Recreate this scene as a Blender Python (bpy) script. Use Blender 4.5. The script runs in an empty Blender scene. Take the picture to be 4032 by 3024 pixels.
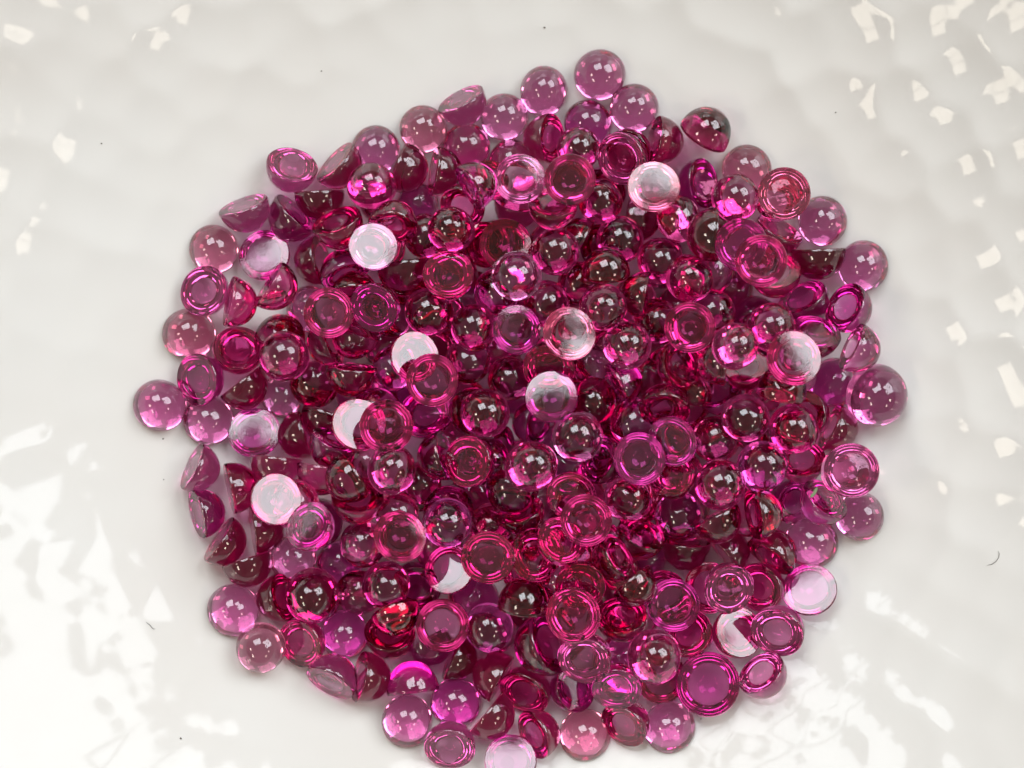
import bpy, bmesh, math, random
import numpy as np
from mathutils import Vector, Matrix, Quaternion

random.seed(7)
rng = np.random.default_rng(7)
sc = bpy.context.scene
col = sc.collection
R_ = math.radians

# ------------------------------------------------------------------ camera
CAM_H = 0.153                      # metres above the bottom of the dish
cam_d = bpy.data.cameras.new('camera')
cam = bpy.data.objects.new('camera', cam_d)
col.objects.link(cam)
cam.location = (0, 0, CAM_H)
cam.rotation_euler = (0, 0, 0)
cam_d.sensor_width = 36.0
IMG_W = 0.0850                     # width of the frame on the plane z = 0
cam_d.lens = 36.0 * CAM_H / IMG_W
cam_d.dof.use_dof = True
cam_d.dof.focus_distance = CAM_H - 0.0055
cam_d.dof.aperture_fstop = 32.0
cam_d.clip_start = 0.01
cam_d.clip_end = 50.0
sc.camera = cam

# ------------------------------------------------------------------ surroundings (porch and garden, dim)
w = bpy.data.worlds.new('World')
sc.world = w
w.use_nodes = True
nt = w.node_tree
nt.nodes.clear()
wo = nt.nodes.new('ShaderNodeOutputWorld')
bg = nt.nodes.new('ShaderNodeBackground')
tc = nt.nodes.new('ShaderNodeTexCoord')
nz = nt.nodes.new('ShaderNodeTexNoise')
nz.inputs['Scale'].default_value = 3.0
nz.inputs['Detail'].default_value = 8.0
nz.inputs['Roughness'].default_value = 0.65
rp = nt.nodes.new('ShaderNodeValToRGB')
rp.color_ramp.elements[0].position = 0.34
rp.color_ramp.elements[0].color = (0.07, 0.06, 0.05, 1)
rp.color_ramp.elements[1].position = 0.68
rp.color_ramp.elements[1].color = (0.42, 0.40, 0.36, 1)
nt.links.new(tc.outputs['Generated'], nz.inputs['Vector'])
nt.links.new(nz.outputs['Fac'], rp.inputs['Fac'])
nt.links.new(rp.outputs['Color'], bg.inputs['Color'])
bg.inputs['Strength'].default_value = 1.15
nt.links.new(bg.outputs[0], wo.inputs['Surface'])

# ------------------------------------------------------------------ lamps: the bright openings round the porch
LAMP_A = Vector((-0.20, 0.55, 0.81)).normalized()
LAMP_B = Vector((0.56, 0.42, 0.70)).normalized()


def opening(name, direction, sx, sy, colour, radiance, leaf, bars, dist=0.8, spin=0.0, seed=0.0):
    """an area lamp seen as a window of sky, foliage and bars in front of it"""
    L = bpy.data.lights.new(name, 'AREA')
    L.shape = 'RECTANGLE'
    L.size, L.size_y = sx, sy
    L.color = (1, 1, 1)
    L.energy = radiance * math.pi * sx * sy
    L.use_nodes = True
    t = L.node_tree
    t.nodes.clear()
    out = t.nodes.new('ShaderNodeOutputLight')
    em = t.nodes.new('ShaderNodeEmission')
    em.inputs['Color'].default_value = (*colour, 1)
    geo = t.nodes.new('ShaderNodeNewGeometry')
    sep = t.nodes.new('ShaderNodeSeparateXYZ')
    t.links.new(geo.outputs['Parametric'], sep.inputs[0])

    def m(op, a, b=None, c=None):
        n = t.nodes.new('ShaderNodeMath')
        n.operation = op
        for i, v in enumerate((a, b, c)):
            if v is None:
                continue
            if isinstance(v, (int, float)):
                n.inputs[i].default_value = v
            else:
                t.links.new(v, n.inputs[i])
        return n.outputs[0]
    x, y = sep.outputs[0], sep.outputs[1]
    no = t.nodes.new('ShaderNodeTexNoise')
    no.noise_dimensions = '3D'
    no.inputs['Scale'].default_value = 4.2
    no.inputs['Detail'].default_value = 7.0
    no.inputs['Roughness'].default_value = 0.56
    cb = t.nodes.new('ShaderNodeCombineXYZ')
    t.links.new(x, cb.inputs[0])
    t.links.new(y, cb.inputs[1])
    cb.inputs[2].default_value = seed
    t.links.new(cb.outputs[0], no.inputs['Vector'])
    nf = no.outputs['Fac']
    # leaves crowd in from the borders of the opening
    ex = m('ABSOLUTE', m('SUBTRACT', x, 0.5))
    ey = m('ABSOLUTE', m('SUBTRACT', y, 0.5))
    edge = m('MAXIMUM', ex, ey)
    bias = m('MULTIPLY', edge, 0.10 * leaf)
    f = m('SUBTRACT', m('SUBTRACT', 0.550 + 0.12 * (1 - leaf), nf), m('SUBTRACT', bias, 0.03 * leaf))
    mask = m('MULTIPLY', f, 220.0)
    mask = m('MINIMUM', m('MAXIMUM', mask, 0.0), 1.0)
    if leaf <= 0:
        mask = m('ADD', m('MULTIPLY', mask, 0.0), 1.0)
    for axis, pos, half in bars:
        v = x if axis == 'x' else y
        d = m('ABSOLUTE', m('SUBTRACT', v, pos))
        mask = m('MULTIPLY', mask, m('GREATER_THAN', d, half))
    st = m('MULTIPLY', mask, 1.0)
    t.links.new(st, em.inputs['Strength'])
    t.links.new(em.outputs[0], out.inputs['Surface'])
    o = bpy.data.objects.new(name, L)
    col.objects.link(o)
    d = direction.normalized()
    o.location = d * dist
    q = (-d).to_track_quat('-Z', 'Y')
    o.rotation_mode = 'QUATERNION'
    o.rotation_quaternion = q @ Quaternion((0, 0, 1), R_(spin))
    o['kind'] = 'structure'
    return o


SKY = (0.90, 0.95, 1.0)
WARM = (1.0, 0.90, 0.74)
opening('sky_opening', LAMP_A, 0.44, 0.42, SKY, 8.5, 0.8, [('x', 0.36, 0.010), ('y', 0.70, 0.010)], spin=6, seed=1.3)
opening('sky_opening', LAMP_B, 0.48, 0.46, SKY, 8.5, 0.8, [('x', 0.62, 0.012)], spin=-10, seed=4.1)
opening('sunlit_opening', Vector((-0.66, -0.04, 0.74)), 0.12, 0.11, WARM, 13.0, 0.0, [], spin=20, seed=2.0)
opening('sunlit_opening', Vector((-0.50, -0.46, 0.73)), 0.17, 0.09, WARM, 13.0, 0.0, [('x', 0.5, 0.02)], spin=-25, seed=2.7)
opening('sunlit_opening', Vector((0.66, -0.22, 0.72)), 0.09, 0.11, WARM, 11.0, 0.0, [('x', 0.4, 0.02)], spin=10, seed=3.7)
opening('sunlit_opening', Vector((0.46, -0.52, 0.72)), 0.11, 0.06, WARM, 11.0, 0.0, [], spin=30, seed=5.7)

# ------------------------------------------------------------------ render settings
sc.view_settings.view_transform = 'Standard'
sc.view_settings.look = 'None'
sc.view_settings.exposure = -0.19
sc.view_settings.gamma = 1.0
cy = sc.cycles
cy.max_bounces = 18
cy.transmission_bounces = 18
cy.glossy_bounces = 10
cy.diffuse_bounces = 5
cy.transparent_max_bounces = 8
cy.volume_bounces = 0
cy.caustics_reflective = True
cy.caustics_refractive = True
cy.blur_glossy = 0.4
cy.sample_clamp_indirect = 15.0
cy.use_denoising = True
try:
    cy.denoiser = 'OPENIMAGEDENOISE'
    cy.denoising_input_passes = 'RGB_ALBEDO_NORMAL'
except Exception:
    pass


# ------------------------------------------------------------------ materials
def new_mat(name):
    m = bpy.data.materials.new(name)
    m.use_nodes = True
    m.node_tree.nodes.clear()
    return m, m.node_tree


def gem_material(name, colour, density):
    m, t = new_mat(name)
    out = t.nodes.new('ShaderNodeOutputMaterial')
    p = t.nodes.new('ShaderNodeBsdfPrincipled')
    p.inputs['Base Color'].default_value = (1, 1, 1, 1)
    p.inputs['Roughness'].default_value = 0.0
    p.inputs['IOR'].default_value = 1.76
    p.inputs['Transmission Weight'].default_value = 1.0
    tcn = t.nodes.new('ShaderNodeTexCoord')
    n = t.nodes.new('ShaderNodeTexNoise')
    n.inputs['Scale'].default_value = 2.2
    n.inputs['Detail'].default_value = 1.0
    bmp = t.nodes.new('ShaderNodeBump')
    bmp.inputs['Strength'].default_value = 0.004
    bmp.inputs['Distance'].default_value = 0.00025
    t.links.new(tcn.outputs['Object'], n.inputs['Vector'])
    t.links.new(n.outputs['Fac'], bmp.inputs['Height'])
    t.links.new(bmp.outputs[0], p.inputs['Normal'])
    t.links.new(p.outputs[0], out.inputs['Surface'])
    v = t.nodes.new('ShaderNodeVolumeAbsorption')
    v.inputs['Color'].default_value = (*colour, 1)
    v.inputs['Density'].default_value = density
    t.links.new(v.outputs[0], out.inputs['Volume'])
    return m


GEM = {
    'r': ('crimson', gem_material('ruby_crimson', (0.86, 0.03, 0.55), 720)),
    'p': ('purplish', gem_material('ruby_purplish', (0.83, 0.03, 0.63), 700)),
    'o': ('coral', gem_material('ruby_coral', (0.86, 0.14, 0.46), 430)),
    'k': ('pale', gem_material('ruby_pale', (0.83, 0.09, 0.57), 440)),
    'd': ('dark', gem_material('ruby_dark', (0.84, 0.00, 0.54), 930)),
}


def dish_material():
    m, t = new_mat('white_glaze')
    out = t.nodes.new('ShaderNodeOutputMaterial')
    p = t.nodes.new('ShaderNodeBsdfPrincipled')
    tcn = t.nodes.new('ShaderNodeTexCoord')
    n = t.nodes.new('ShaderNodeTexNoise')
    n.inputs['Scale'].default_value = 55.0
    n.inputs['Detail'].default_value = 3.0
    r = t.nodes.new('ShaderNodeValToRGB')
    r.color_ramp.elements[0].position = 0.30
    r.color_ramp.elements[0].color = (0.72, 0.688, 0.648, 1)
    r.color_ramp.elements[1].position = 0.70
    r.color_ramp.elements[1].color = (0.745, 0.728, 0.695, 1)
    t.links.new(tcn.outputs['Object'], n.inputs['Vector'])
    t.links.new(n.outputs['Fac'], r.inputs['Fac'])
    t.links.new(r.outputs['Color'], p.inputs['Base Color'])
    p.inputs['Roughness'].default_value = 0.045
    p.inputs['IOR'].default_value = 1.33
    n2 = t.nodes.new('ShaderNodeTexNoise')
    n2.inputs['Scale'].default_value = 420.0
    n2.inputs['Detail'].default_value = 2.0
    bmp = t.nodes.new('ShaderNodeBump')
    bmp.inputs['Strength'].default_value = 0.02
    bmp.inputs['Distance'].default_value = 0.0002
    t.links.new(tcn.outputs['Object'], n2.inputs['Vector'])
    t.links.new(n2.outputs['Fac'], bmp.inputs['Height'])
    t.links.new(bmp.outputs[0], p.inputs['Normal'])
    t.links.new(p.outputs[0], out.inputs['Surface'])
    return m


def plain_material(name, colour, rough=0.6):
    m, t = new_mat(name)
    out = t.nodes.new('ShaderNodeOutputMaterial')
    p = t.nodes.new('ShaderNodeBsdfPrincipled')
    tcn = t.nodes.new('ShaderNodeTexCoord')
    n = t.nodes.new('ShaderNodeTexNoise')
    n.inputs['Scale'].default_value = 6000.0
    mx = t.nodes.new('ShaderNodeMixRGB')
    mx.inputs[1].default_value = (*[c * 0.7 for c in colour], 1)
    mx.inputs[2].default_value = (*[min(1, c * 1.3) for c in colour], 1)
    t.links.new(tcn.outputs['Object'], n.inputs['Vector'])
    t.links.new(n.outputs['Fac'], mx.inputs[0])
    t.links.new(mx.outputs[0], p.inputs['Base Color'])
    p.inputs['Roughness'].default_value = rough
    t.links.new(p.outputs[0], out.inputs['Surface'])
    return m


# ------------------------------------------------------------------ the dish: a shallow glazed bowl with a hammered rim
DISH_CX, DISH_CY = 0.0, 0.0
_pr = np.linspace(0, 0.075, 1501)
_ps = np.radians(np.interp(_pr, (0, 0.009, 0.028, 0.046, 0.075), (0, 0, 16, 32, 36)))
_k = np.ones(81) / 81
_ps = np.convolve(np.pad(_ps, 40, mode='edge'), _k, mode='valid')       # no kinks in the slope
_pz = np.concatenate([[0], np.cumsum(np.tan(_ps[:-1]) * np.diff(_pr))])


def bowl_z(x, y):
    return np.interp(np.hypot(x - DISH_CX, y - DISH_CY), _pr, _pz)


def bowl_normal(x, y):
    r = math.hypot(x - DISH_CX, y - DISH_CY)
    a = float(np.interp(r, _pr, _ps))
    return Vector((-math.sin(a) * x / max(r, 1e-6), -math.sin(a) * y / max(r, 1e-6), math.cos(a)))


def hammer_centres():
    """jittered rings of hammer marks"""
    pts, sizes = [], []
    r = 0.027
    k = 0
    while r < 0.068:
        step = 0.0043
        n = int(2 * math.pi * r / step)
        for i in range(n):
            a = 2 * math.pi * (i + 0.5 * (k % 2)) / n + rng.normal(0, 0.18) * step / r
            rr = r + rng.normal(0, 0.0008)
            pts.append((rr * math.cos(a), rr * math.sin(a)))
            sizes.append(rng.uniform(0.75, 1.3))
        r += 0.0039
        k += 1
    return np.array(pts), np.array(sizes)


HC, HS = hammer_centres()


def hammer(x, y):
    """depth of the hammered relief (cups meeting in soft ridges)"""
    r = np.hypot(x - DISH_CX, y - DISH_CY)
    amp = np.clip((r - 0.023) / 0.014, 0, 1)
    amp = amp * amp * (3 - 2 * amp)
    # the glaze pooled thicker on one side and smooths the marks there
    an = np.arctan2(y - DISH_CY, x - DISH_CX)
    amp = amp * (0.25 + 0.75 * np.clip(0.55 - 0.9 * np.cos(an - math.radians(240)), 0, 1))
    out = np.zeros_like(r)
    idx = np.where(amp > 0)[0]
    for c0 in range(0, len(idx), 4000):
        ii = idx[c0:c0 + 4000]
        d2 = ((x[ii, None] - HC[None, :, 0]) ** 2 + (y[ii, None] - HC[None, :, 1]) ** 2) / (0.0027 ** 2)
        f = d2 - 0.35 * HS[None, :]
        k = 4.0
        sm = -np.log(np.exp(-k * np.minimum(f, 12)).sum(1) + 1e-12) / k     # smooth minimum
        out[ii] = np.clip(sm, -0.6, 1.6)
    return out * amp * 0.00026


def build_dish():
    NR, NA = 300, 560
    rad = 0.066 * (np.linspace(0, 1, NR) ** 0.8)
    th = np.linspace(0, 2 * math.pi, NA, endpoint=False)
    rr, tt = np.meshgrid(rad[1:], th, indexing='ij')
    x = (rr * np.cos(tt)).ravel()
    y = (rr * np.sin(tt)).ravel()
    z = bowl_z(x, y) + hammer(x, y)
    verts = [(0, 0, 0)] + list(zip(x, y, z))
    faces = []
    for j in range(NA):
        faces.append((0, 1 + j, 1 + (j + 1) % NA))
    for i in range(NR - 2):
        a = 1 + i * NA
        b = a + NA
        for j in range(NA):
            k = (j + 1) % NA
            faces.append((a + j, b + j, b + k, a + k))
    # rounded lip, then the underside and a foot
    base = 1 + (NR - 2) * NA
    zr = float(bowl_z(np.array([0.066]), np.array([0.0]))[0])
    prof = [(0.0668, zr + 0.0008), (0.0678, zr + 0.0009), (0.0686, zr + 0.0002), (0.0686, zr - 0.0012),
            (0.0640, zr - 0.0058), (0.052, 0.0112), (0.036, 0.0012), (0.0300, -0.0030), (0.0292, -0.0058),
            (0.0270, -0.0060), (0.0262, -0.0036), (0.0, -0.0034)]
    prev = base
    for pr, pz in prof[:-1]:
        st = len(verts)
        for a in th:
            verts.append((pr * math.cos(a), pr * math.sin(a), pz))
        for j in range(NA):
            k = (j + 1) % NA
            faces.append((prev + j, st + j, st + k, prev + k))
        prev = st
    verts.append((0, 0, prof[-1][1]))
    c = len(verts) - 1
    for j in range(NA):
        faces.append((prev + j, c, prev + (j + 1) % NA))
    me = bpy.data.meshes.new('dish')
    me.from_pydata([tuple(map(float, v)) for v in verts], [], faces)
    me.polygons.foreach_set('use_smooth', [True] * len(me.polygons))
    me.update()
    o = bpy.data.objects.new('dish', me)
    me.materials.append(dish_material())
    col.objects.link(o)
    o['label'] = 'shallow white glazed ceramic dish with hammered dimples round its rim'
    o['category'] = 'dish'
    return o


build_dish()


# ------------------------------------------------------------------ the cabochons
HR = 1.19        # dome height over radius


def cab_mesh(name, seed, hr):
    """unit-radius cabochon: flat base at z=0 with a fine chamfer, high dome up +z"""
    r = random.Random(seed)
    SEG, RINGS = 72, 36
    h = hr * r.uniform(0.93, 1.03)
    ex = r.uniform(-0.028, 0.028)
    ph = r.uniform(0, 6.28)
    tipx, tipy = r.uniform(-0.03, 0.03), r.uniform(-0.03, 0.03)
    w1, w2, w3 = (r.uniform(0, 6.28) for _ in range(3))
    wa = r.uniform(0.010, 0.024)
    bm = bmesh.new()
    prof = [(0.968, 0.0), (0.998, 0.035)]
    for i in range(1, RINGS):
        a = 0.06 + (math.pi / 2 - 0.06) * i / RINGS
        prof.append((math.cos(a) ** 0.94, 0.03 + (h - 0.03) * math.sin(a)))
    rings = []
    for pr, pz in prof:
        ring = []
        for s in range(SEG):
            a = 2 * math.pi * s / SEG
            q = pr * (1 + ex * math.cos(2 * a + ph))
            v = pz / h
            q *= 1 + wa * (math.sin(3 * a + w1 + 2.5 * v) * v + 0.6 * math.sin(5 * a + w2 - 4 * v) * v * (1 - v) + 0.8 * math.sin(5.5 * v + w3) * v * (1 - v))
            u = (pz / h) ** 2
            ring.append(bm.verts.new((q * math.cos(a) + tipx * u, q * math.sin(a) + tipy * u, pz)))
        rings.append(ring)
    top = bm.verts.new((tipx, tipy, h))
    fb = bm.faces.new(list(reversed(rings[0])))
    fb.smooth = False
    for i in range(len(rings) - 1):
        for s in range(SEG):
            k = (s + 1) % SEG
            f = bm.faces.new((rings[i][s], rings[i][k], rings[i + 1][k], rings[i + 1][s]))
            f.smooth = True
    for s in range(SEG):
        f = bm.faces.new((rings[-1][s], rings[-1][(s + 1) % SEG], top))
        f.smooth = True
    bm.edges.ensure_lookup_table()
    for ring in rings[:1]:
        for s in range(SEG):
            e = bm.edges.get((ring[s], ring[(s + 1) % SEG]))
            e.smooth = False
    bm.normal_update()
    me = bpy.data.meshes.new(name)
    bm.to_mesh(me)
    bm.free()
    me.materials.append(None)
    return me


MESHES = [cab_mesh('ruby_cabochon', 11 + i, HR) for i in range(14)]
LOW = 0.84       # the stones that came to lie flat base up are the shallower ones
LOW_MESHES = [cab_mesh('ruby_cabochon', 71 + i, LOW) for i in range(10)]

# Every stone seen in the photograph, tile by tile.  Each row: place in the tile, size (0 = usual),
# tilt of the dome from upright (0 dome up, 90 on its side, 180 flat base up), way the dome points, colour, layer.
# Tilt 'A' / 'B' : flat base turned to one of the two sky openings.
STONES = {
 (500, 500): """
945 1330 500 0 0 o 1; 1795 460 525 128 -105 k 1; 1268 932 520 105 -69 k 1; 1790 985 520 106 -132 p 1
1455 1365 525 A 0 p 1""",
 (500, 1000): """
815 390 510 150 -20 k 1; 1220 515 510 97 -11 r 1; 1615 400 500 97 -33 r 1; 680 870 530 0 0 o 1
1190 1030 515 150 -95 r 1; 1670 850 515 75 75 r 1; 1715 1110 515 15 60 d 2; 800 1365 520 140 10 p 1
1230 1455 510 90 -52 r 1; 1680 1545 430 0 0 k 1""",
 (500, 1500): """
370 265 530 0 0 k 1; 860 460 510 0 0 k 1; 1370 545 520 A 0 p 1; 785 940 500 103 -24 k 1
1185 1180 520 95 12 r 1; 862 1430 500 105 14 p 1; 1585 960 530 88 -96 r 1; 1830 630 500 97 197 r 1
2060 1070 500 88 -100 r 1; 1620 1285 505 165 200 r 2""",
 (1000, 300): """
675 1380 510 88 -87 r 1; 885 970 520 105 -42 r 1; 1325 800 500 0 0 k 1; 1220 1185 490 25 100 d 2
1680 1000 510 80 -20 r 1; 2050 1040 500 100 -8 r 1; 1845 575 490 0 0 o 1""",
 (1600, 150): """
600 730 510 108 -61 k 1; 1065 860 490 0 0 k 1; 1440 610 500 0 0 k 1; 668 1140 490 0 0 r 1
2105 405 520 0 0 k 1; 1505 1090 505 120 185 r 1; 1980 910 490 0 0 p 1; 1870 1210 450 10 0 d 2
1130 1350 480 0 0 r 1""",
 (2200, 150): """
820 760 500 0 0 k 1; 1145 1060 500 105 -12 r 1; 1590 1010 530 70 58 d 1; 630 1285 540 150 20 k 3
790 1180 480 152 45 d 1; 2040 1440 510 0 0 o 1""",
 (2800, 500): """
250 780 490 12 0 d 2; 765 755 530 172 30 o 2; 1215 1020 500 0 0 k 1; 1650 1520 510 0 0 k 1
740 1170 500 110 -120 r 1; 1165 1470 545 90 -88 d 1""",
 (1100, 700): """
270 895 505 110 190 r 1; 1210 390 505 125 80 r 2; 1510 280 430 0 0 p 1; 615 520 515 115 -65 d 1
1000 690 490 168 -60 k 3; 1130 730 470 160 -20 r 1; 1600 635 460 0 0 d 1; 1872 565 480 0 0 d 3
1955 360 470 140 60 r 1; 690 940 500 115 110 p 1; 860 1220 480 120 85 r 1; 545 1400 515 170 -40 r 3
980 1450 510 150 30 p 3; 330 1430 480 10 0 k 1; 1320 1085 590 87 -82 d 1; 1800 1110 520 150 -80 r 2
1890 1020 490 90 70 r 1; 1640 1430 500 0 0 d 2; 1215 1490 460 20 0 r 1""",
 (1800, 600): """
625 320 510 A 0 k 3; 1160 310 520 172 100 r 3; 200 360 490 105 30 p 2; 650 610 480 115 -100 r 1
1065 670 500 125 -95 r 2; 1550 560 460 8 0 d 2; 1600 400 480 150 45 r 1; 1810 895 490 0 0 d 3
2010 730 480 75 0 r 1; 530 1000 540 B 0 d 3; 310 1000 470 150 200 d 1; 650 1345 515 0 0 k 4
370 1500 480 0 0 p 2; 1070 1080 490 0 0 d 2; 1320 990 480 90 150 r 1; 1640 1290 500 70 90 d 3; 1330 1430 460 10 0 d 1""",
 (2400, 650): """
465 220 530 A 0 o 3; 975 195 505 125 190 p 1; 730 590 480 40 30 r 2; 950 735 540 88 180 d 2
1360 840 520 168 -30 p 3; 1650 1040 515 174 0 r 4; 1840 1210 505 135 -80 d 1; 580 1040 480 0 0 d 2
865 1210 490 10 0 d 3; 1325 1330 460 0 0 d 1; 1120 1150 460 0 0 r 1; 350 1440 480 95 170 d 2
1150 1550 480 0 0 d 2""",
 (2800, 1050): """
1040 330 530 120 -60 p 1; 1440 430 510 130 -30 p 1; 520 490 510 120 110 p 1; 660 670 490 10 0 d 2
885 925 550 B 0 r 4; 1185 755 505 125 -110 p 1; 1590 815 500 105 -25 k 1; 1345 1260 500 0 0 p 1
1790 1370 630 0 0 k 2; 320 860 470 20 20 r 3; 370 1160 460 140 -90 r 2; 720 1350 500 75 80 d 2
930 1190 470 20 0 r 1; 1030 1540 470 150 0 r 1""",
 (1150, 1200): """
345 450 480 110 200 r 1; 740 430 490 100 -110 r 1; 700 775 510 100 -95 r 1; 1115 690 470 0 0 p 1
1315 545 510 160 200 r 2; 1525 820 535 172 60 r 4; 1430 1130 530 150 -85 p 2; 250 905 510 28 60 r 1
330 1230 500 85 -110 r 1; 915 1110 520 120 90 p 1; 745 1350 540 B 0 r 2; 990 1378 540 172 -120 r 4
1880 1170 500 62 180 d 2""",
 (1800, 1150): """
170 375 480 0 0 d 3; 130 750 470 10 0 d 2; 592 442 510 165 190 p 4; 1288 410 545 B 0 o 5
1000 810 530 155 90 r 3; 1042 1150 545 A 0 p 5; 575 935 470 0 0 r 2; 1810 560 500 0 0 r 4
1420 740 440 0 0 d 1; 1030 100 490 0 0 d 3; 1625 175 480 20 -50 d 3; 1490 1110 480 18 230 d 2
1830 1010 480 100 30 p 2; 2010 930 440 0 0 r 1; 1905 1405 500 0 0 p 2; 305 1320 500 0 0 d 3
790 1380 480 120 170 p 1; 1345 1590 540 0 0 k 4""",
 (2300, 1200): """
1215 270 515 174 100 r 4; 800 215 470 5 0 d 2; 1065 700 490 140 195 d 2; 1385 615 490 88 180 r 2
870 1100 510 130 85 d 2; 1425 980 470 130 -60 p 1; 1180 960 460 60 60 r 1; 960 1490 510 165 40 p 4
1425 1460 490 0 0 r 3""",
 (1150, 1700): """
405 195 490 110 -115 p 1; 660 500 500 80 215 d 2; 780 760 520 130 -90 d 1; 1088 415 500 10 0 r 3
1505 235 510 108 195 p 2; 1390 560 440 0 0 d 1; 1935 325 520 148 0 r 2; 1660 730 510 70 85 p 1
1690 985 500 5 0 p 3; 1180 830 440 0 0 r 1; 1178 1140 540 B 0 r 4; 790 1170 490 15 160 r 2
115 1015 500 140 -40 p 3; 455 990 510 85 0 p 1; 520 1435 470 0 0 p 1; 1650 1530 510 A 0 r 3""",
 (1800, 1700): """
400 325 500 38 170 p 2; 800 378 530 0 0 r 4; 565 765 550 80 -97 p 2; 370 1010 450 0 0 d 1
690 930 480 120 -70 d 1; 1245 690 510 160 60 r 2; 990 810 480 20 0 d 1; 1400 958 525 174 0 r 5
1878 750 510 0 0 r 4; 1988 290 540 168 -160 p 5; 1570 310 500 130 -20 p 2; 1220 400 470 0 0 p 1
408 1362 535 168 135 d 3; 850 1275 530 155 180 r 2; 1115 1205 500 150 -120 r 3; 1300 1330 460 150 -60 r 1""",
 (2400, 1700): """
680 480 480 150 -80 r 2; 1625 395 510 0 0 p 3; 1125 580 515 0 0 d 3; 760 895 510 0 0 p 2
400 1125 500 125 -120 d 2; 1235 975 500 95 -60 d 2; 1690 900 510 110 10 d 2; 1990 770 460 135 160 p 1
800 1345 510 105 -95 r 1; 1270 1310 480 100 40 r 1; 1725 1315 520 110 55 d 1; 105 1335 490 115 210 r 2
380 1345 450 20 0 p 1""",
 (2800, 1600): """
395 185 500 0 0 r 4; 895 245 510 0 0 d 3; 1385 240 500 105 -25 r 1; 1010 605 470 140 -90 r 1
1528 700 535 173 60 k 2; 1220 985 510 120 -130 p 1; 1612 1195 495 8 0 k 1; 1097 1480 530 0 0 k 1""",
 (700, 2000): """
515 365 520 100 -33 r 1; 900 250 520 95 8 r 1; 750 670 510 90 -72 r 1; 1260 540 480 0 0 k 1
602 1115 530 0 0 k 1; 860 1465 510 10 -60 o 2; 1085 970 500 120 195 d 1; 1432 975 560 0 0 d 2
1335 1440 500 140 30 r 1; 1808 1378 495 0 0 p 1; 1955 970 490 40 -100 r 1""",
 (1300, 2200): """
590 265 490 0 0 d 2; 700 620 500 75 -70 d 2; 650 850 520 140 -90 d 1; 1222 725 540 173 40 r 3
1050 950 480 90 -60 p 1; 1378 1125 490 98 -20 d 1; 1738 740 500 0 0 p 2; 905 1320 525 88 97 p 1
448 1295 530 105 -10 r 1; 1760 1300 520 95 150 r 1""",
 (1200, 2424): """
288 662 530 112 60 k 1; 1112 1140 525 0 0 k 1; 1622 952 510 0 0 p 1; 1575 1425 520 135 80 k 1""",
 (1900, 2200): """
480 350 540 75 85 r 2; 1065 300 500 155 90 d 2; 1003 625 550 172 -60 r 4; 620 860 650 120 200 p 2
1510 680 520 135 -85 d 2; 1645 360 470 85 -50 d 3; 1955 310 470 160 90 r 1; 1150 1095 540 145 60 k 3
985 1420 500 140 190 p 1; 1830 1115 550 5 0 r 3; 1950 1300 520 165 130 d 1; 1480 1080 480 20 0 p 1""",
 (1800, 2424): """
760 815 530 130 60 r 1; 372 1108 520 92 -40 r 1; 888 1305 500 120 25 r 1; 1390 1290 525 0 0 o 1
615 1555 520 170 -40 p 1; 1815 1225 500 130 50 r 1; 1720 830 500 140 90 p 1""",
 (2500, 2150): """
800 475 520 160 180 r 1; 1045 480 520 150 120 k 2; 1375 455 500 150 20 r 1; 1892 435 545 A 0 p 1
412 708 540 172 -120 p 3; 590 960 500 155 -45 r 1; 1095 970 520 150 200 r 1; 1560 860 540 145 60 k 1
1432 1362 500 130 -50 k 1""",
 (2400, 2424): """
1140 722 640 168 -160 p 1; 650 1205 525 0 0 k 1""",
}

PX = IMG_W / 4032.0                # metres per photo pixel on the plane z = 0
ZOOM = 800.0 / 2212.0
CELL = 0.00012
X0, Y0 = -0.046, -0.040
NX, NY = int(0.092 / CELL), int(0.080 / CELL)
gx = X0 + (np.arange(NX) + 0.5) * CELL
gy = Y0 + (np.arange(NY) + 0.5) * CELL
GX, GY = np.meshgrid(gx, gy, indexing='ij')
TOP = bowl_z(GX, GY)


def axis_of(t, az):
    return Vector((math.sin(t) * math.cos(az), math.sin(t) * math.sin(az), math.cos(t)))


def height_fields(axis, R, hr):
    """lower and upper height of the stone over a small grid round its base centre"""
    h = hr * R
    n = int(math.ceil(1.35 * R / CELL))
    k = np.arange(-n, n + 1) * CELL
    X, Y = np.meshgrid(k, k, indexing='ij')
    a = np.array(axis)
    # point = (X,Y,z); u = along axis, rest radial:  |p|^2 - u^2)/R^2 + u^2/h^2 <= 1, u >= 0
    b0 = X * a[0] + Y * a[1]
    q = 1 / h ** 2 - 1 / R ** 2
    A = 1 / R ** 2 + q * a[2] ** 2
    B = 2 * q * b0 * a[2]
    C = (X ** 2 + Y ** 2) / R ** 2 + q * b0 ** 2 - 1
    D = B * B - 4 * A * C
    ok = D > 0
    s = np.sqrt(np.where(ok, D, 0))
    lo = (-B - s) / (2 * A)
    hi = (-B + s) / (2 * A)
    if abs(a[2]) > 1e-6:
        zp = -b0 / a[2]
        if a[2] > 0:
            lo = np.maximum(lo, zp)
        else:
            hi = np.minimum(hi, zp)
    else:
        ok = ok & (b0 >= 0)
    ok = ok & (hi > lo)
    return n, ok, lo, hi


def outline_centre(axis, R, hr):
    n, ok, lo, hi = height_fields(axis, R, hr)
    ii, jj = np.where(ok)
    return ((ii.min() + ii.max()) / 2 - n) * CELL, ((jj.min() + jj.max()) / 2 - n) * CELL


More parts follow.
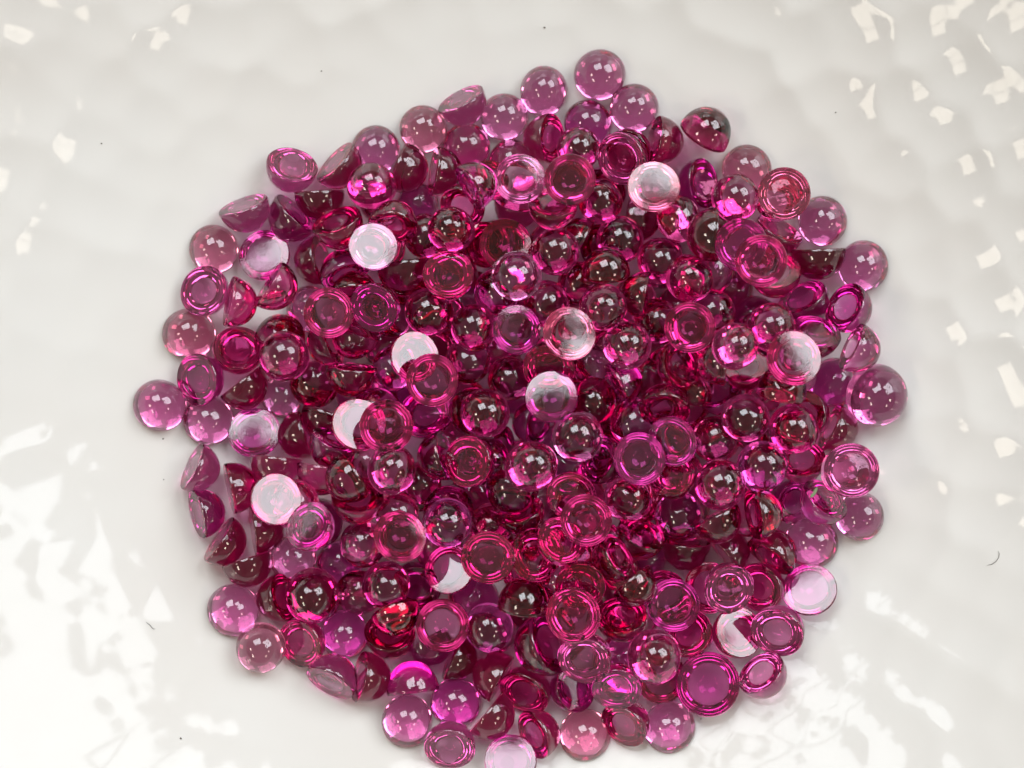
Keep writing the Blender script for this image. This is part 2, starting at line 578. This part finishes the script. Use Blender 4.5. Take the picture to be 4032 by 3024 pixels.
def drop(px, py, R, axis, slack, hr):
    """lower the stone at its place in the photograph until it touches dish or stones"""
    n, ok, lo, hi = height_fields(axis, R * 0.965, hr)
    ocx, ocy = outline_centre(axis, R, hr)
    best = None
    z = 0.002
    for it in range(3):
        k = (CAM_H - z) / CAM_H
        wx, wy = px * k - ocx, py * k - ocy
        best = None
        for rr_, m in ((0, 1), (0.33, 6), (0.66, 10), (1.0, 14)):
            for i in range(m):
                an = 2 * math.pi * i / m + rr_
                x, y = wx + slack * rr_ * math.cos(an), wy + slack * rr_ * math.sin(an)
                ci, cj = int((x - X0) / CELL), int((y - Y0) / CELL)
                if ci - n < 0 or cj - n < 0 or ci + n + 1 > NX or cj + n + 1 > NY:
                    continue
                sub = TOP[ci - n:ci + n + 1, cj - n:cj + n + 1]
                zz = float(np.max(np.where(ok, sub - lo, -1)))
                cost = zz + 0.7 * slack * rr_
                if best is None or cost < best[0]:
                    best = (cost, x, y, zz, ci, cj)
        if best is None:
            return None
        z = best[3]
    _, x, y, z, ci, cj = best
    sub = TOP[ci - n:ci + n + 1, cj - n:cj + n + 1]
    sub[ok] = np.maximum(sub[ok], (z + hi)[ok])
    return x, y, z


def read_stones():
    rows = []
    for (tx, ty), text in STONES.items():
        for line in text.strip().split('\n'):
            for item in line.split(';'):
                f = item.split()
                if not f:
                    continue
                sx, sy = tx + float(f[0]) * ZOOM, ty + float(f[1]) * ZOOM
                px, py = (sx - 2016) * PX, (1512 - sy) * PX
                size = (float(f[2]) or 510) * ZOOM * PX * 1.055
                rows.append([px, py, size, f[3], float(f[4]), f[5], int(f[6])])
    return rows


rows = read_stones()
# stones buried under the middle of the heap
for i in range(-5, 6):
    for j in range(-5, 6):
        fx = 0.0010 + (i + 0.5 * (j % 2)) * 0.0046 + random.uniform(-1, 1) * 0.0005
        fy = -0.0010 + j * 0.0041 + random.uniform(-1, 1) * 0.0005
        if math.hypot((fx - 0.001) / 1.1, fy + 0.001) < 0.0148:
            rows.append([fx, fy, 0.0040 * random.uniform(0.93, 1.03), str(random.choice((0, 10, 15, 120, 150, 160))),
                         random.uniform(0, 360), random.choice('rrpdd'), 0])
order = sorted(range(len(rows)), key=lambda i: (rows[i][6], 0 if rows[i][3] not in ('A', 'B') and float(rows[i][3]) < 60 else 1))
placed = []


def fill_gaps(count):
    """small stones lodged in the widest holes left between the stones of the lower layers"""
    added = []
    free = (TOP - bowl_z(GX, GY)) < 0.0004
    step = 4
    ii, jj = np.where(free[::step, ::step])
    cand = np.stack([gx[ii * step], gy[jj * step]], 1)
    seen = np.array([(q[0], q[1]) for q in rows])

    def hemmed(c):
        d = seen - c
        near = np.hypot(d[:, 0], d[:, 1]) < 0.0065
        if near.sum() < 6:
            return False
        a = np.sort(np.arctan2(d[near, 1], d[near, 0]))
        return max(np.max(np.diff(a)), 2 * math.pi - (a[-1] - a[0])) < R_(85)
    cand = cand[[bool(np.hypot(*c) < 0.036 and hemmed(c)) for c in cand]]
    oi, oj = np.where(~free[::step, ::step])
    occ = np.stack([gx[oi * step], gy[oj * step]], 1)
    dist = np.array([np.min(np.hypot(occ[:, 0] - c[0], occ[:, 1] - c[1])) for c in cand])
    while len(added) < count and len(cand):
        b = int(np.argmax(dist))
        if dist[b] < 0.00105:
            break
        c = cand[b].copy()
        added.append((c[0], c[1], max(0.0034, min(0.0042, 2.3 * dist[b]))))
        dist = np.minimum(dist, np.hypot(cand[:, 0] - c[0], cand[:, 1] - c[1]) - 0.0019)
    return added


queue = list(order)
filled = False
while queue:
    i = queue.pop(0)
    if rows[i][6] >= 2 and not filled:
        filled = True
        new = []
        for fx, fy, fs in fill_gaps(40):
            rows.append([fx, fy, fs, str(random.choice((0, 8, 95, 120, 150))), random.uniform(0, 360), random.choice('rrpdd'), 1])
            new.append(len(rows) - 1)
        queue = new + [i] + queue
        continue
    px, py, size, tilt, az, c, layer = rows[i]
    Rg = size / 2
    if tilt in ('A', 'B'):
        v = (Vector((0, 0, CAM_H)) - Vector((px, py, 0.003))).normalized()
        lamp = LAMP_A if tilt == 'A' else LAMP_B
        side = lamp.cross(Vector((0, 0, 1))).normalized()
        up = side.cross(lamp).normalized()
        ang = random.choice((0, 90, 180, 270)) + random.uniform(-16, 16)
        rim = (0.206 if tilt == 'A' else 0.226) + random.uniform(-0.008, 0.008) - (0.030 if layer >= 5 else 0.0)
        goal = lamp * 0.8 + (side * math.cos(R_(ang)) + up * math.sin(R_(ang))) * rim
        l = (goal - Vector((px, py, 0.003))).normalized()
        axis = -(v + l).normalized()
        pose = 'flat'
    else:
        t = R_(float(tilt))
        axis = axis_of(t, R_(az))
        tv = float(tilt)
        # poses were read against the line of sight, which leans inward away from the middle
        sight = (Vector((0, 0, CAM_H)) - Vector((px, py, 0.004))).normalized()
        if tv >= 20:
            axis = (Vector((0, 0, 1)).rotation_difference(sight) @ axis).normalized()
        pose = 'dome' if tv < 60 else ('side' if tv < 112 else ('tipped' if tv < 156 else 'flat'))
        if tv < 20:
            # a stone on its base follows the slope of the dish, upper ones a chance lean
            nrm = bowl_normal(px, py)
            if layer <= 1:
                axis = (axis + (nrm - Vector((0, 0, 1)))).normalized()
            else:
                axis = (axis + Vector((random.uniform(-.15, .15), random.uniform(-.15, .15), 0))).normalized()
        elif tv > 165:
            axis = (axis + Vector((random.uniform(-.06, .06), random.uniform(-.06, .06), 0))).normalized()
    Rz = Rg * (1 - 0.010 * (layer - 1))
    hr = LOW if pose == 'flat' else HR
    res = drop(px, py, Rz, axis, 0.00050, hr)
    if res is None:
        x, y = px, py
        z = float(bowl_z(np.array([x]), np.array([y]))[0]) + HR * Rz * max(0.0, -axis.z) + 0.0002
    else:
        x, y, z = res
    placed.append((x, y, z, Rz, axis, c, layer, pose, px, py))

POSE = {'dome': 'dome up', 'side': 'on its side', 'tipped': 'half tipped', 'flat': 'flat base up'}
NPOSE = {'dome': 'domed', 'side': 'sideways', 'tipped': 'tipped', 'flat': 'upturned'}
# how crowded a stone is decides whether it reads as loose at the edge or inside the heap
pos = np.array([(p[8], p[9]) for p in placed])


def place_word(i):
    px, py = pos[i]
    d = pos - pos[i]
    near = (np.hypot(d[:, 0], d[:, 1]) < 0.0075) & (np.hypot(d[:, 0], d[:, 1]) > 0)
    ang = np.sort(np.arctan2(d[near, 1], d[near, 0]))
    gap = 360.0 if len(ang) < 2 else math.degrees(max(np.max(np.diff(ang)), 2 * math.pi - (ang[-1] - ang[0])))
    if gap > 130:
        return 'at the heap edge'
    return {0: 'under the heap middle', 1: 'low in the heap', 2: 'midway in the heap', 3: 'high in the heap'}.get(placed[i][6], 'atop the heap')


def beside(i):
    d = np.hypot(pos[:, 0] - pos[i, 0], pos[:, 1] - pos[i, 1])
    d[i] = 1
    j = int(np.argmin(d + np.array([0.0 if p[6] > 0 else 0.01 for p in placed])))
    return 'by a %s %s one' % (GEM[placed[j][5]][0], NPOSE[placed[j][7]])


for i, (x, y, z, Rg, axis, c, layer, pose, px, py) in enumerate(placed):
    o = bpy.data.objects.new('ruby_cabochon', LOW_MESHES[i % len(LOW_MESHES)] if pose == 'flat' else MESHES[i % len(MESHES)])
    col.objects.link(o)
    q = Vector((0, 0, 1)).rotation_difference(axis) @ Quaternion((0, 0, 1), random.uniform(0, 6.28))
    o.rotation_mode = 'QUATERNION'
    o.rotation_quaternion = q
    o.location = (x, y, z + 0.00001)
    o.scale = (Rg, Rg, Rg)
    o.material_slots[0].link = 'OBJECT'
    o.material_slots[0].material = GEM[c][1]
    word = GEM[c][0]
    if Rg > 0.00235 and pose == 'dome':
        lab = 'largest dome-up pink ruby cabochon, leaning over a smaller one at the heap edge'
    elif Rg > 0.00235 and pose == 'flat':
        lab = 'largest purplish ruby cabochon lying flat base up on the bare dish'
    else:
        lab = '%s ruby cabochon %s %s %s' % (word, POSE[pose], place_word(i), beside(i))
    o['label'] = lab
    o['category'] = 'gemstone'
    o['group'] = lab.replace('ruby cabochon', 'ruby cabochons').split(' by a ')[0]

print('stones', len(placed), 'top', max(p[2] for p in placed))


# ------------------------------------------------------------------ small dirt on the dish
def at_photo(sx, sy, lift=0.0):
    px, py = (sx - 2016) * PX, (1512 - sy) * PX
    z = 0.0
    for _ in range(6):
        k = (CAM_H - z) / CAM_H
        xx, yy = np.array([px * k]), np.array([py * k])
        z = float((bowl_z(xx, yy) + hammer(xx, yy))[0])
    return Vector((px * k, py * k, z + lift))


def tube(name, pts, rad, mat, label, cat):
    cu = []
    bm = bmesh.new()
    rings = []
    for i, p in enumerate(pts):
        a = pts[min(i + 1, len(pts) - 1)] - pts[max(i - 1, 0)]
        a.normalize()
        s = a.cross(Vector((0, 0, 1))).normalized()
        u = s.cross(a)
        rr = rad * (0.45 if i in (0, len(pts) - 1) else 1.0)
        rings.append([bm.verts.new(p + (s * math.cos(k * math.pi / 3) + u * math.sin(k * math.pi / 3)) * rr) for k in range(6)])
    for i in range(len(rings) - 1):
        for k in range(6):
            bm.faces.new((rings[i][k], rings[i][(k + 1) % 6], rings[i + 1][(k + 1) % 6], rings[i + 1][k]))
    bm.faces.new(list(reversed(rings[0])))
    bm.faces.new(rings[-1])
    bm.normal_update()
    me = bpy.data.meshes.new(name)
    bm.to_mesh(me)
    bm.free()
    me.materials.append(mat)
    o = bpy.data.objects.new(name, me)
    col.objects.link(o)
    o['label'] = label
    o['category'] = cat
    return o


def speck(sx, sy, size, mat, label, group=None):
    bm = bmesh.new()
    bmesh.ops.create_icosphere(bm, subdivisions=1, radius=1.0)
    for v in bm.verts:
        v.co *= random.uniform(0.6, 1.2)
        v.co.z *= 0.5
    me = bpy.data.meshes.new('dust_speck')
    bm.to_mesh(me)
    bm.free()
    me.materials.append(mat)
    o = bpy.data.objects.new('dust_speck', me)
    col.objects.link(o)
    o.location = at_photo(sx, sy, size * 0.4)
    o.scale = (size, size * random.uniform(0.6, 1.0), size)
    o['label'] = label
    o['category'] = 'dust speck'
    if group:
        o['group'] = group
    return o


hair_m = plain_material('brown_fibre', (0.10, 0.08, 0.07))
dust_m = plain_material('brown_dust', (0.12, 0.10, 0.08))
leaf_m = plain_material('green_plant', (0.30, 0.42, 0.22))
tube('hair', [at_photo(x, y, 0.00004) for x, y in ((3886, 2226), (3905, 2222), (3922, 2210), (3932, 2195), (3934, 2180), (3930, 2170))],
     0.000022, hair_m, 'short curved dark hair lying on the dimpled side of the dish', 'hair')
tube('hair', [at_photo(x, y, 0.00004) for x, y in ((576, 2450), (584, 2456), (592, 2462), (597, 2470), (604, 2476), (612, 2476))],
     0.000022, hair_m, 'tiny bent brown hair lying on the smooth side of the dish', 'hair')
g = 'brown dust specks on the dish'
for sx, sy, s in ((1266, 280, 4), (2144, 108, 4.5), (3290, 443, 3.6), (712, 2907, 5), (643, 1728, 4), (645, 1888, 3), (400, 565, 3.5), (2760, 2830, 4)):
    speck(sx, sy, s * PX, dust_m, 'tiny brown dust speck lying on the white glaze of the dish', g)
# the green crumb on a stone near the edge of the heap
gp = []
for sx, sy in ((3180, 1953), (3188, 1948), (3196, 1938), (3202, 1925), (3207, 1915)):
    px, py = (sx - 2016) * PX, (1512 - sy) * PX
    k = (CAM_H - 0.006) / CAM_H
    ci, cj = int((px * k - X0) / CELL), int((py * k - Y0) / CELL)
    gp.append(Vector((px * k, py * k, float(TOP[ci, cj]) + 0.00010)))
zt = max(p.z for p in gp)
for p in gp:
    p.z = zt
tube('plant_crumb', gp, 0.00013, leaf_m, 'small pale green plant crumb lying on a purplish ruby', 'plant crumb')
